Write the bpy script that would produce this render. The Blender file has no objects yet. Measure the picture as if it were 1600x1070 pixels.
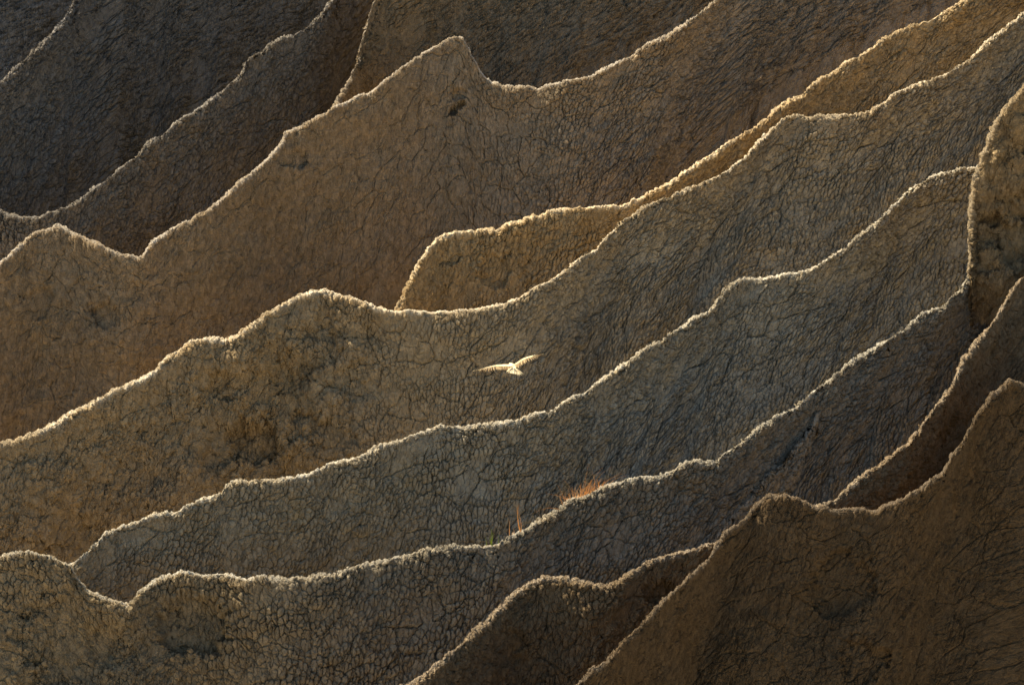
import bpy, math, random
import numpy as np
from mathutils import Vector, Matrix, Euler
random.seed(7)
R = math.radians
scene = bpy.context.scene

# ------------------------------------------------------------------ camera
PITCH = R(12.0)
CAM = np.array([0.0, 0.0, 34.0])
LENS = 150.0
cd = bpy.data.cameras.new("camera")
cam = bpy.data.objects.new("camera", cd)
scene.collection.objects.link(cam)
cam.location = CAM
cam.rotation_euler = (R(90) - PITCH, 0, 0)
cd.lens = LENS; cd.sensor_width = 36.0; cd.clip_start = 1.0; cd.clip_end = 3000.0
scene.camera = cam

# ------------------------------------------------------------------ world and sun
SUN_EL = R(41.5)
SUN_AZ = R(-38.0)          # measured from +Y (straight behind the ridges), negative = towards the left
w = bpy.data.worlds.new("World"); scene.world = w; w.use_nodes = True
nt = w.node_tree; nt.nodes.clear()
wo = nt.nodes.new("ShaderNodeOutputWorld"); bg = nt.nodes.new("ShaderNodeBackground")
sky = nt.nodes.new("ShaderNodeTexSky"); sky.sky_type = 'NISHITA'; sky.sun_disc = False
sky.sun_elevation = SUN_EL; sky.sun_rotation = SUN_AZ
sky.air_density = 1.0; sky.dust_density = 2.0; sky.ozone_density = 1.0
bg.inputs['Strength'].default_value = 0.05
nt.links.new(sky.outputs[0], bg.inputs[0]); nt.links.new(bg.outputs[0], wo.inputs[0])

sd = bpy.data.lights.new("sun", 'SUN'); so = bpy.data.objects.new("sun", sd)
scene.collection.objects.link(so)
sd.energy = 5.0; sd.angle = R(0.53); sd.color = (1.0, 0.90, 0.74)
sv = Vector((math.sin(SUN_AZ) * math.cos(SUN_EL), math.cos(SUN_AZ) * math.cos(SUN_EL), math.sin(SUN_EL)))
so.rotation_euler = sv.to_track_quat('Z', 'Y').to_euler()
so.location = (-40, 60, 90)

scene.view_settings.view_transform = 'Standard'
scene.view_settings.look = 'None'
scene.view_settings.exposure = 2.05
scene.view_settings.gamma = 1.0

# ------------------------------------------------------------------ helpers
PX = 0.24 / 1600.0                      # tangent per photo pixel
ca, sa = math.cos(PITCH), math.sin(PITCH)
RIGHT = np.array([1.0, 0, 0]); UP = np.array([0, sa, ca]); FWD = np.array([0, ca, -sa])

def place(x, y, d):
    """world point on the sight line of a photo pixel, d metres along the view axis"""
    x = np.asarray(x, float); y = np.asarray(y, float); d = np.asarray(d, float)
    return (CAM + d[..., None] * FWD + ((x - 800) * PX * d)[..., None] * RIGHT
            + ((535 - y) * PX * d)[..., None] * UP)

def project(P):
    q = P - CAM
    d = q @ FWD
    return (q @ RIGHT) / d / PX + 800, 535 - (q @ UP) / d / PX, d

def _hash(ix, iy, iz, seed):
    h = (ix.astype(np.uint32) * np.uint32(374761393) + iy.astype(np.uint32) * np.uint32(668265263)
         + iz.astype(np.uint32) * np.uint32(2147483647) + np.uint32(seed * 1274126177 & 0xffffffff))
    h = (h ^ (h >> np.uint32(13))) * np.uint32(1274126177)
    h = (h ^ (h >> np.uint32(16))) * np.uint32(2246822519)
    return ((h ^ (h >> np.uint32(15))) & np.uint32(0xffffff)).astype(np.float32) / np.float32(0xffffff)

def noise(x, y, z=0.0, seed=0):
    x = np.asarray(x, np.float32); y = np.asarray(y, np.float32) + 0 * x; z = np.zeros_like(x) + np.float32(z) if np.isscalar(z) else z.astype(np.float32)
    ix, iy, iz = np.floor(x).astype(np.int64), np.floor(y).astype(np.int64), np.floor(z).astype(np.int64)
    fx, fy, fz = x - ix, y - iy, z - iz
    fx = fx * fx * (3 - 2 * fx); fy = fy * fy * (3 - 2 * fy); fz = fz * fz * (3 - 2 * fz)
    r = 0
    for a in (0, 1):
        wx = fx if a else 1 - fx
        for b in (0, 1):
            wy = fy if b else 1 - fy
            for c in (0, 1):
                wz = fz if c else 1 - fz
                r = r + wx * wy * wz * _hash(ix + a, iy + b, iz + c, seed)
    return r * 2 - 1

def fbm(x, y, z=0.0, octv=4, seed=0, gain=0.5, ridged=False):
    s = 0; a = 1.0; t = 0
    for k in range(octv):
        n = noise(x * 2 ** k, y * 2 ** k, z * 2 ** k, seed + k * 17)
        if ridged: n = 1 - 2 * np.abs(n)
        s = s + a * n; t += a; a *= gain
    return s / t

def sstep(a, b, x):
    t = np.clip((x - a) / (b - a), 0, 1)
    return t * t * (3 - 2 * t)

def smooth(a, n):
    if n < 2: return a
    k = np.hanning(2 * n + 1); k /= k.sum()
    return np.convolve(np.pad(a, n, mode='edge'), k, mode='valid')

def tag(o, **kw):
    for k, v in kw.items(): o[k] = v
    return o

# ------------------------------------------------------------------ material nodes
class NT:
    def __init__(s, name):
        s.m = bpy.data.materials.new(name); s.m.use_nodes = True
        s.t = s.m.node_tree; s.t.nodes.clear()
    def n(s, kind, **kw):
        nd = s.t.nodes.new(kind)
        for k, v in kw.items():
            if k.startswith('i_'):
                key = k[2:]
                key = int(key) if key.isdigit() else key.replace('_', ' ')
                nd.inputs[key].default_value = v
            else: setattr(nd, k, v)
        return nd
    def l(s, a, b): s.t.links.new(a, b)
    def val(s, x, sock):
        if hasattr(x, 'links') or isinstance(x, bpy.types.NodeSocket): s.l(x, sock)
        else: sock.default_value = x
    def math(s, op, a, b=None, c=None, clamp=False):
        nd = s.n("ShaderNodeMath", operation=op, use_clamp=clamp)
        s.val(a, nd.inputs[0])
        if b is not None: s.val(b, nd.inputs[1])
        if c is not None: s.val(c, nd.inputs[2])
        return nd.outputs[0]
    def ramp(s, x, a, b, lo=0.0, hi=1.0):
        nd = s.n("ShaderNodeMapRange", interpolation_type='SMOOTHSTEP')
        s.val(x, nd.inputs[0])
        for k, v in zip((1, 2, 3, 4), (a, b, lo, hi)): s.val(v, nd.inputs[k])
        return nd.outputs[0]
    def vmath(s, op, a, b):
        nd = s.n("ShaderNodeVectorMath", operation=op)
        for i, x in enumerate((a, b)):
            if isinstance(x, bpy.types.NodeSocket): s.l(x, nd.inputs[i])
            else: nd.inputs[i].default_value = x
        return nd.outputs[0]
    def mix(s, f, a, b, mode='MIX'):
        nd = s.n("ShaderNodeMix", data_type='RGBA', blend_type=mode)
        s.val(f, nd.inputs[0])
        for i, x in ((6, a), (7, b)):
            if isinstance(x, bpy.types.NodeSocket): s.l(x, nd.inputs[i])
            else: nd.inputs[i].default_value = (*x, 1)
        return nd.outputs[2]
    def noise(s, v, scale, detail=3, rough=.55, out=0):
        nd = s.n("ShaderNodeTexNoise", noise_dimensions='3D', i_Scale=scale, i_Detail=detail, i_Roughness=rough)
        s.l(v, nd.inputs['Vector']); return nd.outputs[out]
    def voro(s, v, scale, feature='F1', rand=1.0, dim='2D', out=0):
        nd = s.n("ShaderNodeTexVoronoi", voronoi_dimensions=dim, feature=feature, i_Scale=scale, i_Randomness=rand)
        s.l(v, nd.inputs['Vector']); return nd.outputs[out]
    def scaled(s, v, sc): return s.vmath('MULTIPLY', v, sc)

def clay_material():
    g = NT("cracked_clay")
    uv = g.n("ShaderNodeUVMap", uv_map="UVMap").outputs[0]
    def attr(nm): return g.n("ShaderNodeAttribute", attribute_name=nm).outputs['Fac']
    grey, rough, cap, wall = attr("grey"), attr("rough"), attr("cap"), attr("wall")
    tint = g.n("ShaderNodeAttribute", attribute_name="tint").outputs['Color']
    # warp
    nz = g.noise(uv, 2.3, 3, .6, 1)
    wv = g.vmath('MULTIPLY', g.vmath('SUBTRACT', nz, (.5, .5, .5)), (.34, .34, 0))
    uvw = g.vmath('ADD', uv, wv)
    nz2 = g.noise(uv, 11.0, 2, .5, 1)
    uvw2 = g.vmath('ADD', uv, g.vmath('MULTIPLY', g.vmath('SUBTRACT', nz2, (.5, .5, .5)), (.09, .09, 0)))
    uvw3 = g.vmath('ADD', uvw, g.vmath('MULTIPLY', g.vmath('SUBTRACT', nz2, (.5, .5, .5)), (.07, .07, 0)))
    # large cracks, broken up
    e1 = g.voro(uvw3, 1.35, 'DISTANCE_TO_EDGE')
    br = g.noise(uv, 1.5, 2, .6)
    wdt = g.ramp(br, .38, .54, 0.0, .036)
    c1 = g.math('MULTIPLY', g.math('SUBTRACT', 1.0, g.ramp(e1, 0.004, g.math('ADD', wdt, .012))), g.ramp(wdt, .002, .02))
    # medium cracks
    uvm = g.scaled(uvw2, (1.0, .72, 1))
    e2 = g.voro(uvm, 3.3, 'DISTANCE_TO_EDGE')
    br2 = g.noise(g.vmath('ADD', uv, (7.3, 2.1, 0)), 1.9, 3, .6)
    w2 = g.ramp(br2, .36, .58, .0, .060)
    c2 = g.math('MULTIPLY', g.math('SUBTRACT', 1.0, g.ramp(e2, 0.0, g.math('ADD', w2, .015))), g.ramp(w2, .004, .05))
    inv_wall = g.math('SUBTRACT', 1.0, g.math('MULTIPLY', g.math('MAXIMUM', wall, rough), .90))
    # popcorn lumps : elongated along the fall line
    uvl = g.scaled(uvw2, (1.0, .52, 1))
    f3 = g.voro(uvl, 9.5, 'F1')
    l3 = g.math('SUBTRACT', 1.0, g.math('MULTIPLY', f3, f3))
    inv_wall = g.math('MULTIPLY', inv_wall, g.math('SUBTRACT', 1.0, g.math('MULTIPLY', cap, .5)))
    pm = g.ramp(g.noise(g.vmath('ADD', uv, (3., 17., 0)), .9, 4, .6), .36, .62, .25, 1.25)
    inv_wall = g.math('MULTIPLY', inv_wall, pm)
    e3 = g.math('SUBTRACT', 1.0, g.ramp(g.voro(uvl, 9.5, 'DISTANCE_TO_EDGE'), 0.0, .12))
    f4 = g.voro(g.scaled(uvw2, (1.0, .75, 1)), 34.0, 'F1')
    l4 = g.math('SUBTRACT', 1.0, f4)
    # runnels
    st = g.noise(g.scaled(uvw2, (15.0, 1.5, 1)), 1.0, 3, .55)
    st2 = g.noise(g.scaled(uvw2, (34.0, 4.0, 1)), 1.0, 2, .5)
    ob = g.n("ShaderNodeTexCoord").outputs['Object']
    fine = g.noise(ob, 20.0, 5, .7)
    med = g.noise(ob, 3.2, 4, .6)
    H = g.math('MULTIPLY', l3, g.math('MULTIPLY', inv_wall, .125))
    H = g.math('MULTIPLY_ADD', e3, g.math('MULTIPLY', inv_wall, -.09), H)
    H = g.math('MULTIPLY_ADD', l4, g.math('MULTIPLY', inv_wall, .030), H)
    H = g.math('MULTIPLY_ADD', st, g.math('MULTIPLY_ADD', wall, .10, .010), H)
    H = g.math('MULTIPLY_ADD', st2, g.math('MULTIPLY_ADD', wall, .03, .010), H)
    H = g.math('MULTIPLY_ADD', fine, g.math('MULTIPLY_ADD', rough, .05, .08), H)
    H = g.math('MULTIPLY_ADD', med, g.math('MULTIPLY_ADD', rough, .16, .05), H)
    rk = g.voro(g.vmath('ADD', ob, g.vmath('MULTIPLY', g.noise(ob, 6.0, 3, .6, 1), (.25, .25, .25))), 3.4, 'F1', dim='3D')
    rk2 = g.voro(ob, 9.5, 'F1', dim='3D')
    H = g.math('MULTIPLY_ADD', g.math('MULTIPLY', rk, rough), .09, H)
    H = g.math('MULTIPLY_ADD', g.math('MULTIPLY', rk2, rough), -.04, H)
    nocap = g.math('MULTIPLY', g.math('SUBTRACT', 1.0, g.math('MULTIPLY', cap, .6)), g.math('MULTIPLY_ADD', grey, 1.0, .50))
    H = g.math('MULTIPLY_ADD', g.math('MULTIPLY', c1, nocap), -.10, H)
    H = g.math('MULTIPLY_ADD', g.math('MULTIPLY', c2, nocap), -.055, H)
    # colour: brown clay, grey silt, ochre streaks
    patch = g.noise(ob, .55, 5, .62)
    gm = g.math('ADD', grey, g.math('MULTIPLY_ADD', patch, .9, -.45), clamp=True)
    col = g.mix(gm, (.258, .198, .116), (.258, .230, .174))
    och = g.ramp(g.noise(g.vmath('ADD', ob, (13., 5., 2.)), 1.1, 5, .65), .56, .72)
    col = g.mix(g.math('MULTIPLY', och, .34), col, (.32, .22, .095))
    mott = g.ramp(g.noise(ob, 7.0, 4, .7), .3, .7, .80, 1.20)
    gv = g.n("ShaderNodeCombineColor"); [g.l(mott, gv.inputs[i]) for i in range(3)]
    col = g.mix(1.0, col, gv.outputs[0], 'MULTIPLY')
    clod = g.n("ShaderNodeSeparateColor"); g.l(g.voro(uvl, 9.5, 'F1', out=1), clod.inputs[0])
    cv = g.ramp(clod.outputs[0], 0, 1, .88, 1.12)
    gv2 = g.n("ShaderNodeCombineColor"); [g.l(cv, gv2.inputs[i]) for i in range(3)]
    col = g.mix(1.0, col, gv2.outputs[0], 'MULTIPLY')
    col = g.mix(g.math('MULTIPLY', cap, g.ramp(g.noise(ob, 9., 3, .6), .38, .56, .25, 1.0)), col, (.54, .50, .41))  # pale crest crust; sunlit rim brightness is painted into its albedo
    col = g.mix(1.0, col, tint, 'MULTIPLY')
    b = g.n("ShaderNodeBsdfDiffuse", i_Roughness=.6); g.l(col, b.inputs['Color'])
    out = g.n("ShaderNodeOutputMaterial"); g.l(b.outputs[0], out.inputs['Surface'])
    dp = g.n("ShaderNodeDisplacement", i_Midlevel=0.168, i_Scale=1.0); g.l(H, dp.inputs['Height'])
    g.l(dp.outputs[0], out.inputs['Displacement'])
    g.m.displacement_method = 'BOTH'
    return g.m

CLAY = clay_material()

def grid_mesh(name, P, UV, attrs, mat):
    ns, ntt = P.shape[:2]
    me = bpy.data.meshes.new(name)
    me.vertices.add(ns * ntt)
    me.vertices.foreach_set("co", P.astype(np.float32).ravel())
    i = np.arange(ns * ntt, dtype=np.int32).reshape(ns, ntt)
    q = np.stack([i[:-1, :-1], i[:-1, 1:], i[1:, 1:], i[1:, :-1]], -1).reshape(-1, 4)
    nf = len(q)
    me.loops.add(nf * 4); me.loops.foreach_set("vertex_index", q.ravel())
    me.polygons.add(nf)
    me.polygons.foreach_set("loop_start", np.arange(0, nf * 4, 4, dtype=np.int32))
    me.polygons.foreach_set("use_smooth", np.ones(nf, bool))
    uvl = me.uv_layers.new(name="UVMap")
    uvl.data.foreach_set("uv", UV.reshape(-1, 2)[q.ravel()].astype(np.float32).ravel())
    for k, v in attrs.items():
        if v.ndim == 3:
            a = me.attributes.new(k, 'FLOAT_COLOR', 'POINT')
            a.data.foreach_set("color", np.concatenate([v, np.ones(v.shape[:2] + (1,))], -1).astype(np.float32).ravel())
        else:
            a = me.attributes.new(k, 'FLOAT', 'POINT')
            a.data.foreach_set("value", v.astype(np.float32).ravel())
    me.materials.append(mat)
    me.update(calc_edges=True)
    o = bpy.data.objects.new(name, me); scene.collection.objects.link(o)
    return o

# ------------------------------------------------------------------ ridges (photo pixels of each crest, back to front)
# off: extra metres behind the common slope, K: metres of depth per metre of rise, tint: clay colour with frame-corner darkening and a brighter middle painted in
D0 = 100.0
RIDGES = [
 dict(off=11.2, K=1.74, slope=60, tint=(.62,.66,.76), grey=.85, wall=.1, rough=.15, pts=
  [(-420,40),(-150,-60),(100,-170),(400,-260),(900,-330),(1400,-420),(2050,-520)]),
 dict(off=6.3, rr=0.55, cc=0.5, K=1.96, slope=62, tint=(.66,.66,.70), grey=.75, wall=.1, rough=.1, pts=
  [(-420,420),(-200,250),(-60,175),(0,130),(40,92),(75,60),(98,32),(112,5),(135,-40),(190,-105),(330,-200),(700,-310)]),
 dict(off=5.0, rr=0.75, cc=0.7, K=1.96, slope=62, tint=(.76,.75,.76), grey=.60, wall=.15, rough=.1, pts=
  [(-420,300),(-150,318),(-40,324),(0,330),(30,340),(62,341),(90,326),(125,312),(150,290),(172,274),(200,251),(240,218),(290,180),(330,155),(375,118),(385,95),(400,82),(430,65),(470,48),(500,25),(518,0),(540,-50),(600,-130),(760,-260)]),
 dict(off=3.9, rr=0.7, cc=0.7, K=1.81, slope=66, tint=(.90,.84,.76), grey=.22, wall=.15, rough=.25, pts=
  [(440,330,3.5),(490,220,1.5),(510,188,.5),(525,160),(540,135),(556,100),(563,70),(570,45),(580,10),(600,-40),(680,-120),(900,-210),(1300,-330),(2000,-480)]),
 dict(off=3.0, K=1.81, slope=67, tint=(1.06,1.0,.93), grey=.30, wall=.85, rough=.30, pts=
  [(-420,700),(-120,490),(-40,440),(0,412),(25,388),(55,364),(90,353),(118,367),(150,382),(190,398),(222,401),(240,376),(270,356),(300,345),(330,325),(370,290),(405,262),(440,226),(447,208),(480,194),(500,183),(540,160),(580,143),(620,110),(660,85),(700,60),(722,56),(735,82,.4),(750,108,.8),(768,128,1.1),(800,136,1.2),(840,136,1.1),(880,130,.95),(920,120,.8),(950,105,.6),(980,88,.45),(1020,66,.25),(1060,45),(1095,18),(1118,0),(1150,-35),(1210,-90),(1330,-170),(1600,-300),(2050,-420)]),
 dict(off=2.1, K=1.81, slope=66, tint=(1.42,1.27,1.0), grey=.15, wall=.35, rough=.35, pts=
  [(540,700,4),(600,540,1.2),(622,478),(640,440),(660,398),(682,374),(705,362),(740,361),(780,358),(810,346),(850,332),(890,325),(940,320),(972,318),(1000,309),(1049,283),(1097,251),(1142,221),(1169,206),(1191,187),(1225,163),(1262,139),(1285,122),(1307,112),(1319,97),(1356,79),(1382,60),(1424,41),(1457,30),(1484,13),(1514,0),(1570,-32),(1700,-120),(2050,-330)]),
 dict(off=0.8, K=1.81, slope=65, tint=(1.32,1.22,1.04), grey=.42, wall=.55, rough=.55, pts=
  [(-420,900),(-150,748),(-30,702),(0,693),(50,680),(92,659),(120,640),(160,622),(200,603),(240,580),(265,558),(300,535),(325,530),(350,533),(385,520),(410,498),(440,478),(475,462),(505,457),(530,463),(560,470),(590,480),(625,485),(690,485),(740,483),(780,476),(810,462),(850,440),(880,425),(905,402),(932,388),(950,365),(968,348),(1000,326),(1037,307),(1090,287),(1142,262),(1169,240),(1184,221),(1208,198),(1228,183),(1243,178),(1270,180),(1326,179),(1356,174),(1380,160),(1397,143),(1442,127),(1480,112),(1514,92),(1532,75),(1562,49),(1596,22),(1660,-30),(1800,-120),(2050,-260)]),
 dict(off=-0.3, K=1.81, slope=63, tint=(1.20,1.17,1.08), grey=.60, wall=.25, rough=.12, pts=
  [(-60,1100,4),(40,985,2.0),(105,882),(122,875),(145,850),(165,830),(200,818),(240,805),(280,795),(320,780),(345,765),(362,754),(400,750),(450,745),(480,738),(505,728),(530,718),(570,708),(600,695),(640,678),(690,663),(740,662),(790,660),(830,650),(860,638),(895,620),(930,600),(965,575),(1000,550),(1030,535),(1055,515),(1090,492),(1110,482),(1125,462),(1140,445),(1160,435),(1200,430),(1250,425),(1290,405),(1320,385),(1345,368),(1370,345),(1400,315),(1420,295),(1450,275),(1490,264),(1530,259),(1620,250),(1760,200),(2050,20)]),
 dict(off=-1.6, K=1.74, slope=62, tint=(.90,.88,.82), grey=.72, wall=.08, rough=.12, pts=
  [(-420,905),(-150,895),(-40,880),(0,868),(40,860),(70,862),(95,872),(116,886),(128,906),(140,924),(160,932),(185,940),(203,949),(213,930),(240,905),(280,892),(320,893),(350,895),(380,903),(420,902),(480,900),(520,898),(550,885),(590,875),(640,865),(700,855),(740,852),(770,850),(800,835),(830,820),(870,797),(890,780),(920,772),(950,755),(985,743),(1010,741),(1030,744),(1060,725),(1090,720),(1118,721),(1130,706),(1150,695),(1180,672),(1220,645),(1250,630),(1280,600),(1300,590),(1330,565),(1360,545),(1400,520),(1440,490),(1470,478),(1500,450),(1521,416),(1580,380),(1700,300),(2050,90)]),
 dict(off=0.0, rr=0.6, cc=0.4, K=0.2, slope=78, tint=(1.0,.92,.78), grey=.10, wall=.3, rough=1.0, pts=
  [(1522,560,2.0),(1519,470,1.0),(1518,428,.1),(1518,400),(1517,350),(1519,310),(1524,280),(1532,252),(1544,222),(1555,196),(1572,168),(1598,140),(1640,110),(1720,60),(2050,-90)]),
 dict(off=-1.2, rr=0.7, cc=0.35, K=1.28, slope=61, tint=(.98,.97,.92), grey=.70, wall=.08, rough=.15, pts=
  [(1060,960,2.0),(1105,860,.4),(1142,808),(1176,771),(1202,737),(1226,716),(1258,680),(1276,650),(1289,618),(1305,606,.25),(1345,582,.8),(1400,548,1.5),(1500,480,2.7),(1600,410,3.2)]),
 dict(off=-3.3, rr=0.65, cc=0.6, K=1.74, slope=63, tint=(.82,.72,.60), grey=.22, wall=.25, rough=.30, pts=
  [(1150,900,2),(1230,830,.6),(1270,795),(1290,786),(1310,775),(1340,750),(1375,725),(1400,705),(1422,688),(1450,650),(1470,625),(1490,600),(1505,560),(1525,535),(1545,510),(1560,490),(1575,465),(1600,430),(1650,380),(1760,290),(2050,120)]),
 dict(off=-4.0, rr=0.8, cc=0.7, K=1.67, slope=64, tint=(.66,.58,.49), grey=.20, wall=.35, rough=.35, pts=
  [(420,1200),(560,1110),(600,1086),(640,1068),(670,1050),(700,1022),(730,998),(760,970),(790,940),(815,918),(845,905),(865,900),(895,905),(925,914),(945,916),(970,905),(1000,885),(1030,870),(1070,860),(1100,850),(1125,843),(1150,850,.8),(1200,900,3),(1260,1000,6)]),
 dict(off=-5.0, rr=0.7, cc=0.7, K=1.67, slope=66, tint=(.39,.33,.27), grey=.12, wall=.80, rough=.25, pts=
  [(560,1380),(780,1180),(870,1100),(900,1070),(920,1050),(950,1030),(975,1000),(1010,965),(1030,945),(1060,915),(1095,887),(1115,860),(1132,832),(1165,812),(1180,788),(1200,774),(1218,771),(1245,777),(1272,791),(1300,797),(1340,792),(1370,795),(1400,785),(1440,760),(1475,735),(1487,712),(1505,690),(1525,650),(1550,615),(1580,593),(1600,601),(1650,590),(1800,560),(2050,470)]),
]

def ridge_line(r, idx):
    """dense crest polyline: photo x, y, depth"""
    p = np.array([(*q, 0)[:3] for q in r['pts']], float)
    seg = np.hypot(*np.diff(p[:, :2], axis=0).T); L = np.concatenate([[0], np.cumsum(seg)])
    n = int(L[-1] / 1.0); l = np.linspace(0, L[-1], n)
    x = np.interp(l, L, p[:, 0]); y = np.interp(l, L, p[:, 1]); ex = smooth(np.interp(l, L, p[:, 2]), 35)
    x, y = smooth(x, 3), smooth(y, 3)
    yd = y.copy()
    if idx == 8: yd = np.where(x < 213, 935.0, yd)
    if idx == 13: yd = np.where((x > 1150) & (x < 1400), 800 - .12 * (x - 1150), yd)
    ys = smooth(yd, 80)
    d = D0 + .10 * fbm(l / 48, l * 0 + idx * 3.3, octv=2, seed=6, gain=.5) + (535 - ys) * .015 * r['K'] + r['off'] + ex + .35 * fbm(l / 190, l * 0 + idx * 7.7, octv=3, seed=5)
    # resample with an uneven step: fine inside the frame, coarse outside
    inside = (x > -40) & (x < 1640) & (y > -40) & (y < 1110)
    step = np.where(smooth(inside.astype(float), 20) > .02, 1.15, 7.0)
    cum = np.concatenate([[0], np.cumsum(1 / step[:-1])])
    m = int(cum[-1]); c = np.linspace(0, cum[-1], m)
    return [np.interp(c, cum, v) for v in (x, y, d, ex)]

LINES = [ridge_line(r, i) for i, r in enumerate(RIDGES)]
cols = np.arange(-420, 2060)
def envelope(i):
    x, y, d, ex = LINES[i]
    e = np.full(len(cols), 1e9)
    xi = np.clip(np.round(x - cols[0]).astype(int), 0, len(cols) - 1)
    # dense sampling of the polyline columns
    for a in range(len(x) - 1):
        if ex[a] > .12 and i != 4: continue      # an end that dives behind its neighbour hides nothing
        x0, x1 = sorted((xi[a], xi[a + 1]))
        e[x0:x1 + 1] = np.minimum(e[x0:x1 + 1], min(y[a], y[a + 1]))
    return e
ENV = [envelope(i) for i in range(len(RIDGES))]

HOLLOWS = [ # photo x, y, radius px, depth m (positive cuts in)
 (395,688,48,.34),(340,600,30,.14),(500,540,48,.16),(455,585,38,.12),(470,668,36,.18),(520,690,40,.14),(330,720,22,.12),
 (720,176,13,.22),(712,150,14,.08),(1548,345,13,.30),(1552,388,10,.22),(1590,320,28,.14),
 (1320,910,60,.12),(1345,1035,40,.14),(60,470,30,.10),(170,490,26,.12),(300,980,60,.22),(110,1000,90,.10),(460,255,26,.14),(700,395,18,.10),(770,420,34,.12),(1030,925,24,.20),(780,1010,40,.10)]

def build_ridge(i):
    r = RIDGES[i]; x, y, d, _ = LINES[i]; ns = len(x)
    C = place(x, y, d)
    # length of the visible face below each crest point
    near = np.full(len(cols), 1e9)
    for j in range(i + 1, len(RIDGES)):
        if j != 10: near = np.minimum(near, ENV[j])
    yn = np.interp(x, cols, np.minimum(near, 1150))
    vis = np.clip(yn - y, 0, None) * .0150
    k = 60
    vm = np.array([vis[max(0, a - k):a + k + 1].max() for a in range(ns)])
    vm = np.clip(smooth(vm, 30) / math.sin(R(r['slope'] - 14)) * 1.06 + .8, .9, 14)
    nrow = int(np.clip(vm.max() / .023, 40, 480))
    T = []
    back = -np.concatenate([[5.0, 3.6, 2.6, 1.9, 1.4], np.arange(1.0, .42, -.08)])
    zone = np.arange(-.40, .55, .0165)
    f = np.linspace(0, 1, nrow)[1:] ** 1.0
    hid = np.array([.5, 1.1, 1.9, 3.0, 4.5])
    tb = np.broadcast_to(np.concatenate([back, zone]), (ns, len(back) + len(zone)))
    t0 = .55
    tf = t0 + f[None] * np.clip(vm - t0, .35, None)[:, None]
    th = tf[:, -1:] + hid[None]
    T = np.concatenate([tb, tf, th], 1)
    nt_ = T.shape[1]
    S = np.concatenate([[0], np.cumsum(np.linalg.norm(np.diff(C, axis=0), axis=1))])
    SS = np.repeat(S[:, None], nt_, 1)
    # slope profile, radians
    cx, cy = x, y
    base = R(r['slope']) - (R(4) * sstep(600, 950, x) if i != 9 else 0) + R(5) * fbm(S / 2.6, S * 0 + i * 3.1, octv=3, seed=11)
    rad = .135 * r.get('rr', 1.0) * np.clip(1 + 1.3 * fbm(S / .8, S * 0 + i, octv=2, seed=3, gain=.5), .3, 2.4)
    th_f = base[:, None] * sstep(0, 1, T / (rad[:, None] * 1.5)) ** .75
    th_f = th_f - ((0 if i == 9 else 1) * (R(9) + R(6 if i in (0, 1, 2, 3, 4, 12, 13) else 19) * sstep(500, 950, x)))[:, None] * sstep(.5, 3.8, T) + R(4) * fbm(SS / 1.7, T / 1.3, octv=3, seed=40 + i)* sstep(.3, 1.0, T)
    th_b = R(55) * sstep(0, 1, -T / .28)
    TH = np.where(T > 0, th_f, th_b)
    dT = np.diff(T, axis=1, prepend=T[:, :1])
    z0 = np.argmin(np.abs(T[0]))
    sgn = np.where(T > 0, 1.0, -1.0)
    da = np.sin(TH) * dT; db = np.cos(TH) * dT
    # integrate from the crest outwards
    A = np.cumsum(da, 1); A = A - A[:, z0:z0 + 1]; A = np.abs(A)
    B = np.cumsum(db, 1); B = B - B[:, z0:z0 + 1]
    # in-plane direction: perpendicular to the crest near it, then down the fall line
    q = np.stack([smooth(C[:, 0], 26), smooth(C[:, 2], 26)], 1)
    tg = np.gradient(q, axis=0); tg /= np.linalg.norm(tg, axis=1)[:, None] + 1e-9
    perp = np.stack([tg[:, 1], -tg[:, 0]], 1)
    perp[perp[:, 1] > .0] *= 1
    lean = -.42 * sstep(560, 1250, x)
    if i == 9: lean = lean * 0 - .02
    stp = sstep(.35, 1.0, np.abs(tg[:, 1]) / (np.abs(tg[:, 0]) + 1e-6))
    lean = lean * (1 - .5 * smooth(stp, 320))
    down = np.stack([lean, -np.ones(ns)], 1); down /= np.linalg.norm(down, axis=1)[:, None]
    steep = np.clip(tg[:, 1] / (np.abs(tg[:, 0]) + .25), -1.6, 1.6)
    downb = np.stack([.55 * steep, -np.ones(ns)], 1); downb /= np.linalg.norm(downb, axis=1)[:, None]
    sep = np.abs(tg[:, 0] * down[:, 1] - tg[:, 1] * down[:, 0])
    UU = np.cumsum(np.diff(S, prepend=0) * np.maximum(smooth(sep, 10), .22))
    wgt = sstep(.0, .15, np.abs(T))
    dT2 = np.diff(A, axis=1, prepend=A[:, :1])
    D = perp[:, None, :] * (1 - wgt)[..., None] + down[:, None, :] * wgt[..., None]
    D = np.where((T < 0)[..., None], downb[:, None, :], D)
    D /= np.linalg.norm(D, axis=2)[..., None] + 1e-9
    O = np.cumsum(D * (np.abs(da))[..., None] * np.where(T > 0, 1, -1)[..., None], 1)
    O = O - O[:, z0:z0 + 1]
    # the lower face follows a smoother crest than the crumbly edge itself
    Cs = np.stack([smooth(C[:, j], 70) for j in range(3)], 1)
    wl = sstep(.12, 1.5, T)
    k5 = int(np.argmin(np.abs(T[0, :z0 + 40] - .5)))
    B = B + wl * (smooth(B[:, k5], 80) - B[:, k5])[:, None]
    CC = C[:, None, :] * (1 - wl)[..., None] + Cs[:, None, :] * wl[..., None]
    P = np.empty((ns, nt_, 3))
    P[..., 0] = CC[..., 0] + O[..., 0]
    P[..., 2] = CC[..., 2] + O[..., 1]
    P[..., 1] = CC[..., 1] - B
    # crest wobble
    wob = .085 * fbm(S / .32, S * 0 + i * 5.3, octv=4, seed=23, gain=.8)
    wobf = np.exp(-(T / .35) ** 2)
    P[..., 2] += wob[:, None] * wobf
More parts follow.
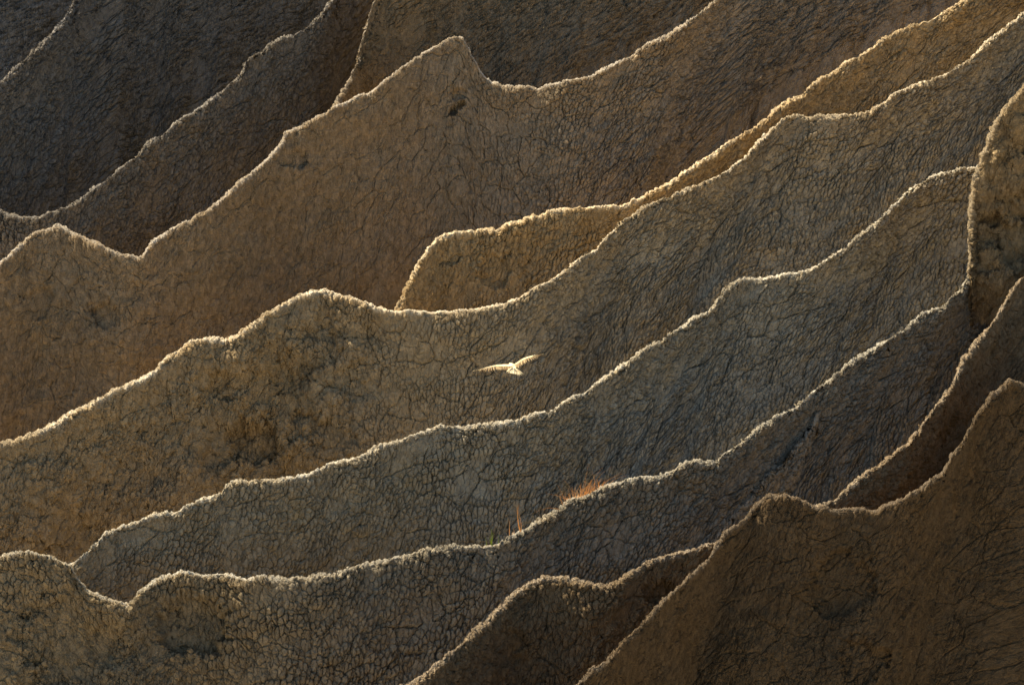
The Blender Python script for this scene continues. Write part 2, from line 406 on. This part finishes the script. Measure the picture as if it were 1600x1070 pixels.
    # relief: broad undulation, rough broken clay, hollows
    px, py, pd = project(P.reshape(-1, 3)); px = px.reshape(T.shape); py = py.reshape(T.shape)
    X, Y, Z = P[..., 0], P[..., 1], P[..., 2]
    rg = r['rough'] * np.ones_like(T)
    if i == 6: rg = r['rough'] * (1 - .9 * sstep(540, 640, px)) + .05
    if i == 4: rg = r['rough'] * (1 - .6 * sstep(480, 640, px)) + .10
    if i == 8: rg = .10 + .5 * (1 - sstep(240, 420, px)) * sstep(890, 960, py)
    body = sstep(.15, .9, T)
    und = .16 * fbm(X / 1.6, Z / 1.9, Y * .3, octv=3, seed=60 + i) * body
    rk = (fbm(X / .9, Z / 1.0, Y * .6, octv=5, seed=80 + i, ridged=True, gain=.55)) * .34 * rg * (0.25 + .75 * body)
    cg = fbm(X / 1.5, Z / 1.2, Y * .5, octv=5, seed=180 + i, gain=.52)
    cg = np.floor(cg * 5) / 5 * .5 + cg * .5 + .12 * fbm(X / .35, Z / .5, Y, octv=3, seed=190)
    crag = (1.7 if i == 6 else 1.15) * np.clip(rg - .15, 0, 1) * cg * (.12 + .88 * body)
    hol = np.zeros_like(T)
    for hx, hy, hr, hd in HOLLOWS:
        wx = px + 14 * fbm(px / 30, py / 30, octv=2, seed=91); wy = py + 14 * fbm(px / 30 + 9, py / 30, octv=2, seed=92)
        rr = np.hypot((wx - hx), (wy - hy)) / hr
        hol += hd * (1 - sstep(.70, 1.0, rr + .25 * fbm(px / 9, py / 9, octv=3, seed=77)))
    spill = .05 * fbm(SS / .14, T / .12, octv=3, seed=300 + i, gain=.7) * np.exp(-((T - .14) / .17) ** 2)
    disp = spill + und + rk * .6 + crag - 1.5 * hol * body
    n = np.array([0, -.86, .5])
    P = P + disp[..., None] * n
    # attributes
    gy = r['grey'] + .45 * sstep(620, 1000, px) * sstep(.3, 1.8, T) - (.25 * (1 - sstep(500, 750, px)) if i > 2 else 0)
    if i == 6: gy = gy + .15 * sstep(700, 1000, px)
    if i == 8: gy = gy - .55 * (1 - sstep(250, 560, px))
    if i in (9, 11, 12, 13): gy = r['grey'] + 0 * gy
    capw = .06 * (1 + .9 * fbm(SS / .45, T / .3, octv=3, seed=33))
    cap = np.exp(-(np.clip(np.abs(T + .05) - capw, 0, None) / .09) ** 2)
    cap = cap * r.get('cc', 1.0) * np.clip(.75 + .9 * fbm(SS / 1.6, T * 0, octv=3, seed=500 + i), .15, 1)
    wall = r['wall'] * (1 - .75 * sstep(650, 1000, px)) if i != 13 else r['wall'] + 0 * T
    if i == 7: wall = wall + .4 * np.exp(-((px - 1190) / 90) ** 2)
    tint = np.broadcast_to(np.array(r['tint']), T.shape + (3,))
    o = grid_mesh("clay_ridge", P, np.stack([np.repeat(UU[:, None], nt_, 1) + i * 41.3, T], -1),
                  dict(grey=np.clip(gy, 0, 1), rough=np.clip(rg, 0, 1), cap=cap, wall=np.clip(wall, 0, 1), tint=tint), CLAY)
    o['kind'] = 'structure'
    return o, P, T

BUILT = []
for i in range(len(RIDGES)):
    o, P, T = build_ridge(i)
    z0 = np.argmin(np.abs(T[0]))
    BUILT.append((o, P[:, z0 - 12:z0 + 20].copy()))
    print("ridge", i, P.shape)

# ------------------------------------------------------------------ hillside under the ridges, and the ground round it
def soil_material():
    g = NT("pale_soil")
    ob = g.n("ShaderNodeTexCoord").outputs['Object']
    c = g.mix(g.noise(ob, .08, 6, .6), (.42, .34, .24), (.52, .45, .34))
    c = g.mix(g.math('MULTIPLY', g.noise(ob, 3.0, 5, .7), .5), c, (.36, .30, .22))
    b = g.n("ShaderNodeBsdfDiffuse"); g.l(c, b.inputs['Color'])
    bp = g.n("ShaderNodeBump", i_Strength=.6, i_Distance=.2); g.l(g.noise(ob, 2.0, 6, .65), bp.inputs['Height']); g.l(bp.outputs[0], b.inputs['Normal'])
    out = g.n("ShaderNodeOutputMaterial"); g.l(b.outputs[0], out.inputs[0])
    return g.m
SOIL = soil_material()
gx = np.concatenate([np.linspace(-420, -45, 30), np.linspace(-40, 40, 110), np.linspace(45, 420, 30)])
gyv = np.concatenate([np.linspace(60, 78, 8), np.linspace(79, 135, 90), np.linspace(140, 700, 50)])
GX, GY = np.meshgrid(gx, gyv, indexing='ij')
hz = np.interp(GY, [60, 84, 90, 112, 122, 140, 260, 700], [-1.2, -1.0, .8, 11.0, 14.0, 18.5, 34.0, 44.0])
side = sstep(25, 160, np.abs(GX))
hz = hz + fbm(GX / 9, GY / 9, octv=5, seed=200) * (.5 + 2.0 * sstep(130, 200, GY) + 2.5 * side) - side * 5 * sstep(85, 110, GY)
hz = np.where(GY < 62, -1.2, hz)
o = grid_mesh("hillside", np.stack([GX, GY, hz], -1)[:, ::1], np.stack([GX, GY], -1), {}, SOIL)
o['kind'] = 'structure'
me = bpy.data.meshes.new("ground")
me.from_pydata([(-2500, -2500, 0), (2500, -2500, 0), (2500, 2500, 0), (-2500, 2500, 0)], [], [(0, 1, 2, 3)])
me.materials.append(SOIL)
o = bpy.data.objects.new("ground", me); scene.collection.objects.link(o); o['kind'] = 'structure'

# ------------------------------------------------------------------ bird
def simple_mat(name, fn, transl=0.0):
    g = NT(name); ob = g.n("ShaderNodeTexCoord").outputs['Object']
    c = fn(g, ob)
    b = g.n("ShaderNodeBsdfDiffuse")
    out = g.n("ShaderNodeOutputMaterial")
    if isinstance(c, tuple): b.inputs[0].default_value = (*c, 1)
    else: g.l(c, b.inputs[0])
    if transl:
        t = g.n("ShaderNodeBsdfTranslucent"); m = g.n("ShaderNodeMixShader", i_0=transl)
        if isinstance(c, tuple): t.inputs[0].default_value = (*c, 1)
        else: g.l(c, t.inputs[0])
        g.l(b.outputs[0], m.inputs[1]); g.l(t.outputs[0], m.inputs[2]); g.l(m.outputs[0], out.inputs[0])
    else: g.l(b.outputs[0], out.inputs[0])
    return g.m
FEATHER = simple_mat("pale_feathers", lambda g, o: g.mix(g.ramp(g.noise(o, 30, 4, .6), .35, .65), (.68, .59, .37), (.52, .40, .22)), .25)
QUILL = simple_mat("brown_flight_feathers", lambda g, o: g.mix(g.ramp(g.noise(g.scaled(o, (60, 6, 6)), 1, 3, .6), .4, .6), (.13, .085, .045), (.36, .27, .14)), .1)
TAILM = simple_mat("barred_tail_feathers", lambda g, o: g.mix(g.ramp(g.noise(g.scaled(o, (10, 45, 10)), 1, 2, .6), .5, .64), (.74, .65, .42), (.42, .29, .16)), .35)
DARK = simple_mat("horn", lambda g, o: (.05, .04, .03))

BD = 66.7
def bp(px, py, dd=0.0):
    return Vector(place(px, py, BD + dd))
bird = bpy.data.objects.new("bird", None); scene.collection.objects.link(bird)
bird.location = bp(800, 571)
tag(bird, label="pale sunlit bird of prey gliding with wings spread and tail fanned", category="bird")

def mesh_obj(name, V, F, mat, parent=None, smooth_=True, mod=None):
    me = bpy.data.meshes.new(name)
    o_ = bpy.data.objects.new(name, me); scene.collection.objects.link(o_)
    if parent is not None:
        V = [Vector(v) - parent.location for v in V]; o_.parent = parent
    me.from_pydata([tuple(v) for v in V], [], F)
    for p in me.polygons: p.use_smooth = smooth_
    me.materials.append(mat); me.update()
    return o_

def loft(stations, segs=14):
    """stations: (centre, side vector, up vector) -> closed skin"""
    V, F = [], []
    for c, sx, sz in stations:
        for k in range(segs):
            a = 2 * math.pi * k / segs
            V.append(c + sx * math.cos(a) + sz * math.sin(a))
    for j in range(len(stations) - 1):
        for k in range(segs):
            a, b = j * segs + k, j * segs + (k + 1) % segs
            F.append((a, b, b + segs, a + segs))
    F.append(tuple(range(segs))[::-1]); F.append(tuple((len(stations) - 1) * segs + k for k in range(segs)))
    return V, F

X, Z, Yv = Vector((1, 0, 0)), Vector((0, 0, 1)), Vector((0, 1, 0))
# body: flies away from the camera and slightly left; axis points from tail to beak
ax = Vector((-.30, .95, -.03)).normalized(); sx = ax.cross(Z).normalized(); uz = sx.cross(ax).normalized()
c0 = bp(801, 571.5)
body_prof = [(-.21, .010, .008), (-.17, .022, .018), (-.12, .040, .034), (-.06, .056, .048), (0, .064, .055), (.05, .060, .054), (.09, .047, .045), (.115, .036, .037), (.14, .034, .036), (.165, .033, .034), (.185, .024, .025), (.20, .010, .011)]
st = [(c0 + ax * t * .8 + uz * (.008 if t > .1 else 0), sx * a * .68, uz * b * .65) for t, a, b in body_prof]
V, F = loft(st)
# wing arms grow out of the body in the same mesh: leading-edge covert sheets with thickness
def wing_surface(lead, chord, thick, base):
    """lead: leading-edge points from the shoulder to the tip; chord: vectors to the trailing edge"""
    V, F = [], []; n = len(lead)
    prof = [(0, 0), (.12, 1), (.35, .9), (.65, .5), (1, .08), (.65, -.3), (.35, -.5), (.12, -.6)]
    for p, c in zip(lead, chord):
        nrm = Vector((0, .35, .93))
        for u, h in prof: V.append(p + c * u + nrm * h * thick * (c.length / .2))
    m = len(prof)
    for j in range(n - 1):
        for k in range(m):
            a, b = j * m + k, j * m + (k + 1) % m
            F.append((base + a, base + b, base + b + m, base + a + m))
    F.append(tuple(base + k for k in range(m))[::-1]); F.append(tuple(base + (n - 1) * m + k for k in range(m)))
    return V, F
def ch(dx, dy, dz): return Vector((dx, dy, dz))
# px positions of the leading edges; wings reach a little forward at the wrist
Lw = [bp(798, 569.5, .02), bp(791, 569.3, .10), bp(783, 569.6, .16), bp(776, 570.0, .18), bp(767, 572.0, .12), bp(757, 574.6, .02), bp(750, 576.4, -.06), bp(744.5, 577.6, -.12)]
Lc = [ch(.0, -.16, -.035), ch(0, -.14, -.032), ch(.0, -.13, -.030), ch(.01, -.12, -.028), ch(.01, -.11, -.026), ch(.01, -.08, -.020), ch(.01, -.05, -.012), ch(0, -.02, -.004)]
Rw = [bp(803, 569.5, .02), bp(809, 565.5, .09), bp(815, 561.2, .15), bp(820, 558.9, .17), bp(828, 556.5, .11), bp(835, 554.4, .02), bp(840, 553.2, -.05), bp(844, 553.3, -.12)]
Rc = [ch(.0, -.16, -.040), ch(0, -.14, -.038), ch(.01, -.13, -.034), ch(.015, -.12, -.028), ch(.02, -.11, -.020), ch(.02, -.08, -.016), ch(.01, -.05, -.010), ch(0, -.02, -.004)]
for L_, C_ in ((Lw, Lc), (Rw, Rc)):
    v, f = wing_surface(L_, [c * .62 for c in C_], .022, len(V)); V += v; F += f
body = mesh_obj("body", V, F, FEATHER, bird)
rm = body.modifiers.new("skin", 'REMESH'); rm.mode = 'VOXEL'; rm.voxel_size = .006; rm.use_smooth_shade = True

def feather(root, tip, width, up, n=7):
    V, F = [], []
    d = tip - root; s = d.cross(up).normalized()
    ws = [.45, .75, .95, 1.0, .95, .75, .25]
    for k in range(n):
        c = root + d * (k / (n - 1)) + up * .006 * math.sin(k / (n - 1) * math.pi)
        w_ = s * width * ws[k] * .5
        for q, h in ((-1, 0), (0, .002), (1, 0), (0, -.002)): V.append(c + w_ * q + up * h)
    for k in range(n - 1):
        for e in range(4):
            a, b = k * 4 + e, k * 4 + (e + 1) % 4
            F.append((a, b, b + 4, a + 4))
    F.append((3, 2, 1, 0)); F.append(tuple((n - 1) * 4 + e for e in range(4)))
    return V, F
def fan(name, items, mat):
    V, F = [], []
    for it in items:
        v, f = feather(*it); b = len(V); V += v; F += [tuple(b + i_ for i_ in q) for q in f]
    return mesh_obj(name, V, F, mat, bird)
upn = Vector((0, .40, .92)).normalized()
for L_, C_, sgn, drop in ((Lw, Lc, -1, .0), (Rw, Rc, 1, .0)):
    items = []; N = 19
    for k in range(N):
        t = k / (N - 1) * (len(L_) - 1); a = min(int(t), len(L_) - 2); fr = t - a
        p = L_[a].lerp(L_[a + 1], fr); c = C_[a].lerp(C_[a + 1], fr)
        outw = (L_[-1] - L_[-3]).normalized() * (.09 * max(0, k / (N - 1) - .45) ** 1.0 * 2)
        rt = p + c * .45
        items.append((rt, p + c * (1.55 + .08 * (k % 2)) + outw, .034, upn))
    fan("flight_feathers", items, QUILL)
# tail fan: depressed and spread towards the viewer
root = bp(802, 573.8, -.14)
tips = [(791.5, 581.5), (794.0, 582.8), (797.0, 583.6), (800.0, 584.2), (803.2, 584.9), (806.4, 585.8), (809.4, 586.6), (812.6, 587.2), (815.8, 586.8), (818.5, 585.2)]
items = []
for k, (tx, ty) in enumerate(tips):
    tp = bp(tx, ty, -.44 + .016 * abs(k - 4.5))
    items.append((root + X * (k - 4.5) * .003, tp, .034, (upn + X * (k - 4.5) * .012).normalized()))
fan("tail_feathers", items, TAILM)
# beak and eyes
hd = c0 + ax * .14 + uz * .008
bk = [(hd + ax * .016, sx * .009, uz * .009), (hd + ax * .030 - uz * .002, sx * .006, uz * .008), (hd + ax * .040 - uz * .009, sx * .003, uz * .004), (hd + ax * .042 - uz * .016, sx * .001, uz * .001)]
v, f = loft(bk, 8); mesh_obj("beak", v, f, DARK, bird)
for q in (-1, 1):
    e = hd + sx * .021 * q - ax * .006 + uz * .008
    v, f = loft([(e + sx * q * (a - .004), ax * r_, uz * r_) for a, r_ in ((0, .001), (.002, .004), (.005, .005), (.008, .003), (.009, .001))], 8)
    mesh_obj("eye", v, f, DARK, bird)

# ------------------------------------------------------------------ dry grass rooted on the crest of the long lower ridge
STRAW = simple_mat("dry_orange_grass", lambda g, o: g.mix(g.noise(o, 9, 2, .5), (.60, .33, .10), (.72, .48, .22)), .45)
GREENG = simple_mat("green_grass", lambda g, o: (.28, .34, .06), .45)
GC = BUILT[8][1]                                   # crest strip of that ridge
gpx, gpy, _ = project(GC[:, 12])
def crest_at(px, back=0.0):
    a = int(np.argmin(np.abs(gpx - px) + (gpy < 600) * 999)); k = 12 - int(back / .017)
    return Vector(GC[a, max(k, 0)]) - Z * .03
def blades(name, specs, mat, label, cat="grass", group=None):
    V, F = [], []; org = crest_at(specs[0][0])
    for sx_, tx, ty, wd, bend, dep in specs:
        r0 = crest_at(sx_, random.uniform(0, .10)); d0 = (np.array(r0) - CAM) @ FWD
        tp = Vector(place(tx, ty, d0 + dep)); n = 8
        d = tp - r0; s = Vector((d.z, 0, -d.x)).normalized()
        if s.length < .1: s = X
        for k in range(n):
            t = k / (n - 1); c = r0 + d * t + s * bend * math.sin(t * math.pi) + Vector((0, 0, 1)) * 0
            w_ = wd * (1 - t * .8) * .5
            fwd = Vector((0, 1, 0))
            for q in (s, fwd * .6, -s, -fwd * .6): V.append(c + q * w_)
        b = len(V) - n * 4
        for k in range(n - 1):
            for e in range(4):
                a_, b_ = b + k * 4 + e, b + k * 4 + (e + 1) % 4
                F.append((a_, b_, b_ + 4, a_ + 4))
        F.append((b + 3, b + 2, b + 1, b)); F.append(tuple(b + (n - 1) * 4 + e for e in range(4)))
    o_ = bpy.data.objects.new(name, None)
    me = bpy.data.meshes.new(name); o_ = bpy.data.objects.new(name, me); scene.collection.objects.link(o_)
    o_.location = org
    me.from_pydata([tuple(Vector(v) - org) for v in V], [], F); me.materials.append(mat); me.update()
    tag(o_, label=label, category=cat)
    if group: o_['group'] = group
    return o_
big = []
for sx_, tx, ty, b_ in ([(888,846,763,.04),(890,862,742,.05),(884,868,749,.02),(893,873,752,-.03),(886,878,757,.02),(880,860,778,.02),(875,830,792,.06),(870,820,790,.07),(897,876,740,.05),(900,909,720,-.04),(905,922,716,.03),(907,917,735,.02),(912,947,722,-.05),(915,955,734,-.04),(920,963,720,-.08),(925,990,703,-.10),(928,970,735,-.05),(930,962,738,-.03),(935,985,730,-.06),(918,934,742,.02),(912,926,745,-.02),(903,905,748,.02),(896,893,752,.01),(890,884,762,.01),(940,955,748,-.02),(945,972,742,-.04),(950,984,735,-.05)])[::2]:
    big.append((sx_, sx_ + (tx - sx_) * .85, ty + 8, .006, b_, random.uniform(-.15, .25)))
for k in range(52):
    sx_ = random.gauss(908, 17); sx_ = min(max(sx_, 870), 950)
    big.append((sx_, sx_ + random.gauss(2, 11), 776 - (sx_ - 890) * .42 - abs(random.gauss(0, 8)) - 3, .009, random.uniform(-.06, .06), random.uniform(-.2, .25)))
blades("grass_tuft", big, STRAW, "spreading tuft of dry orange grass, largest on the pale crest of the ridge")
blades("grass_tuft", [(813,808,789,.020,-.02,0),(814,810,800,.012,.02,0),(803,802,826,.012,.01,0),(812,811,788,.014,-.04,.02)], STRAW, "curved orange grass blade between the big dry tuft and the straight thin stalk")
blades("grass_tuft", [(796,795,810,.014,.01,0),(797,796,822,.012,-.01,0),(800,801,830,.010,0,0)], STRAW, "straight thin orange stalk on the crest, beside the green shoots")
blades("grass_tuft", [(768,768,826,.022,.01,0),(770,766,836,.016,-.02,0),(767,771,832,.016,.01,0),(768,765,842,.014,0,0),(760,758,838,.012,.01,0),(778,779,836,.012,.01,0)], GREENG, "tiny green grass shoots growing on the pale crest")
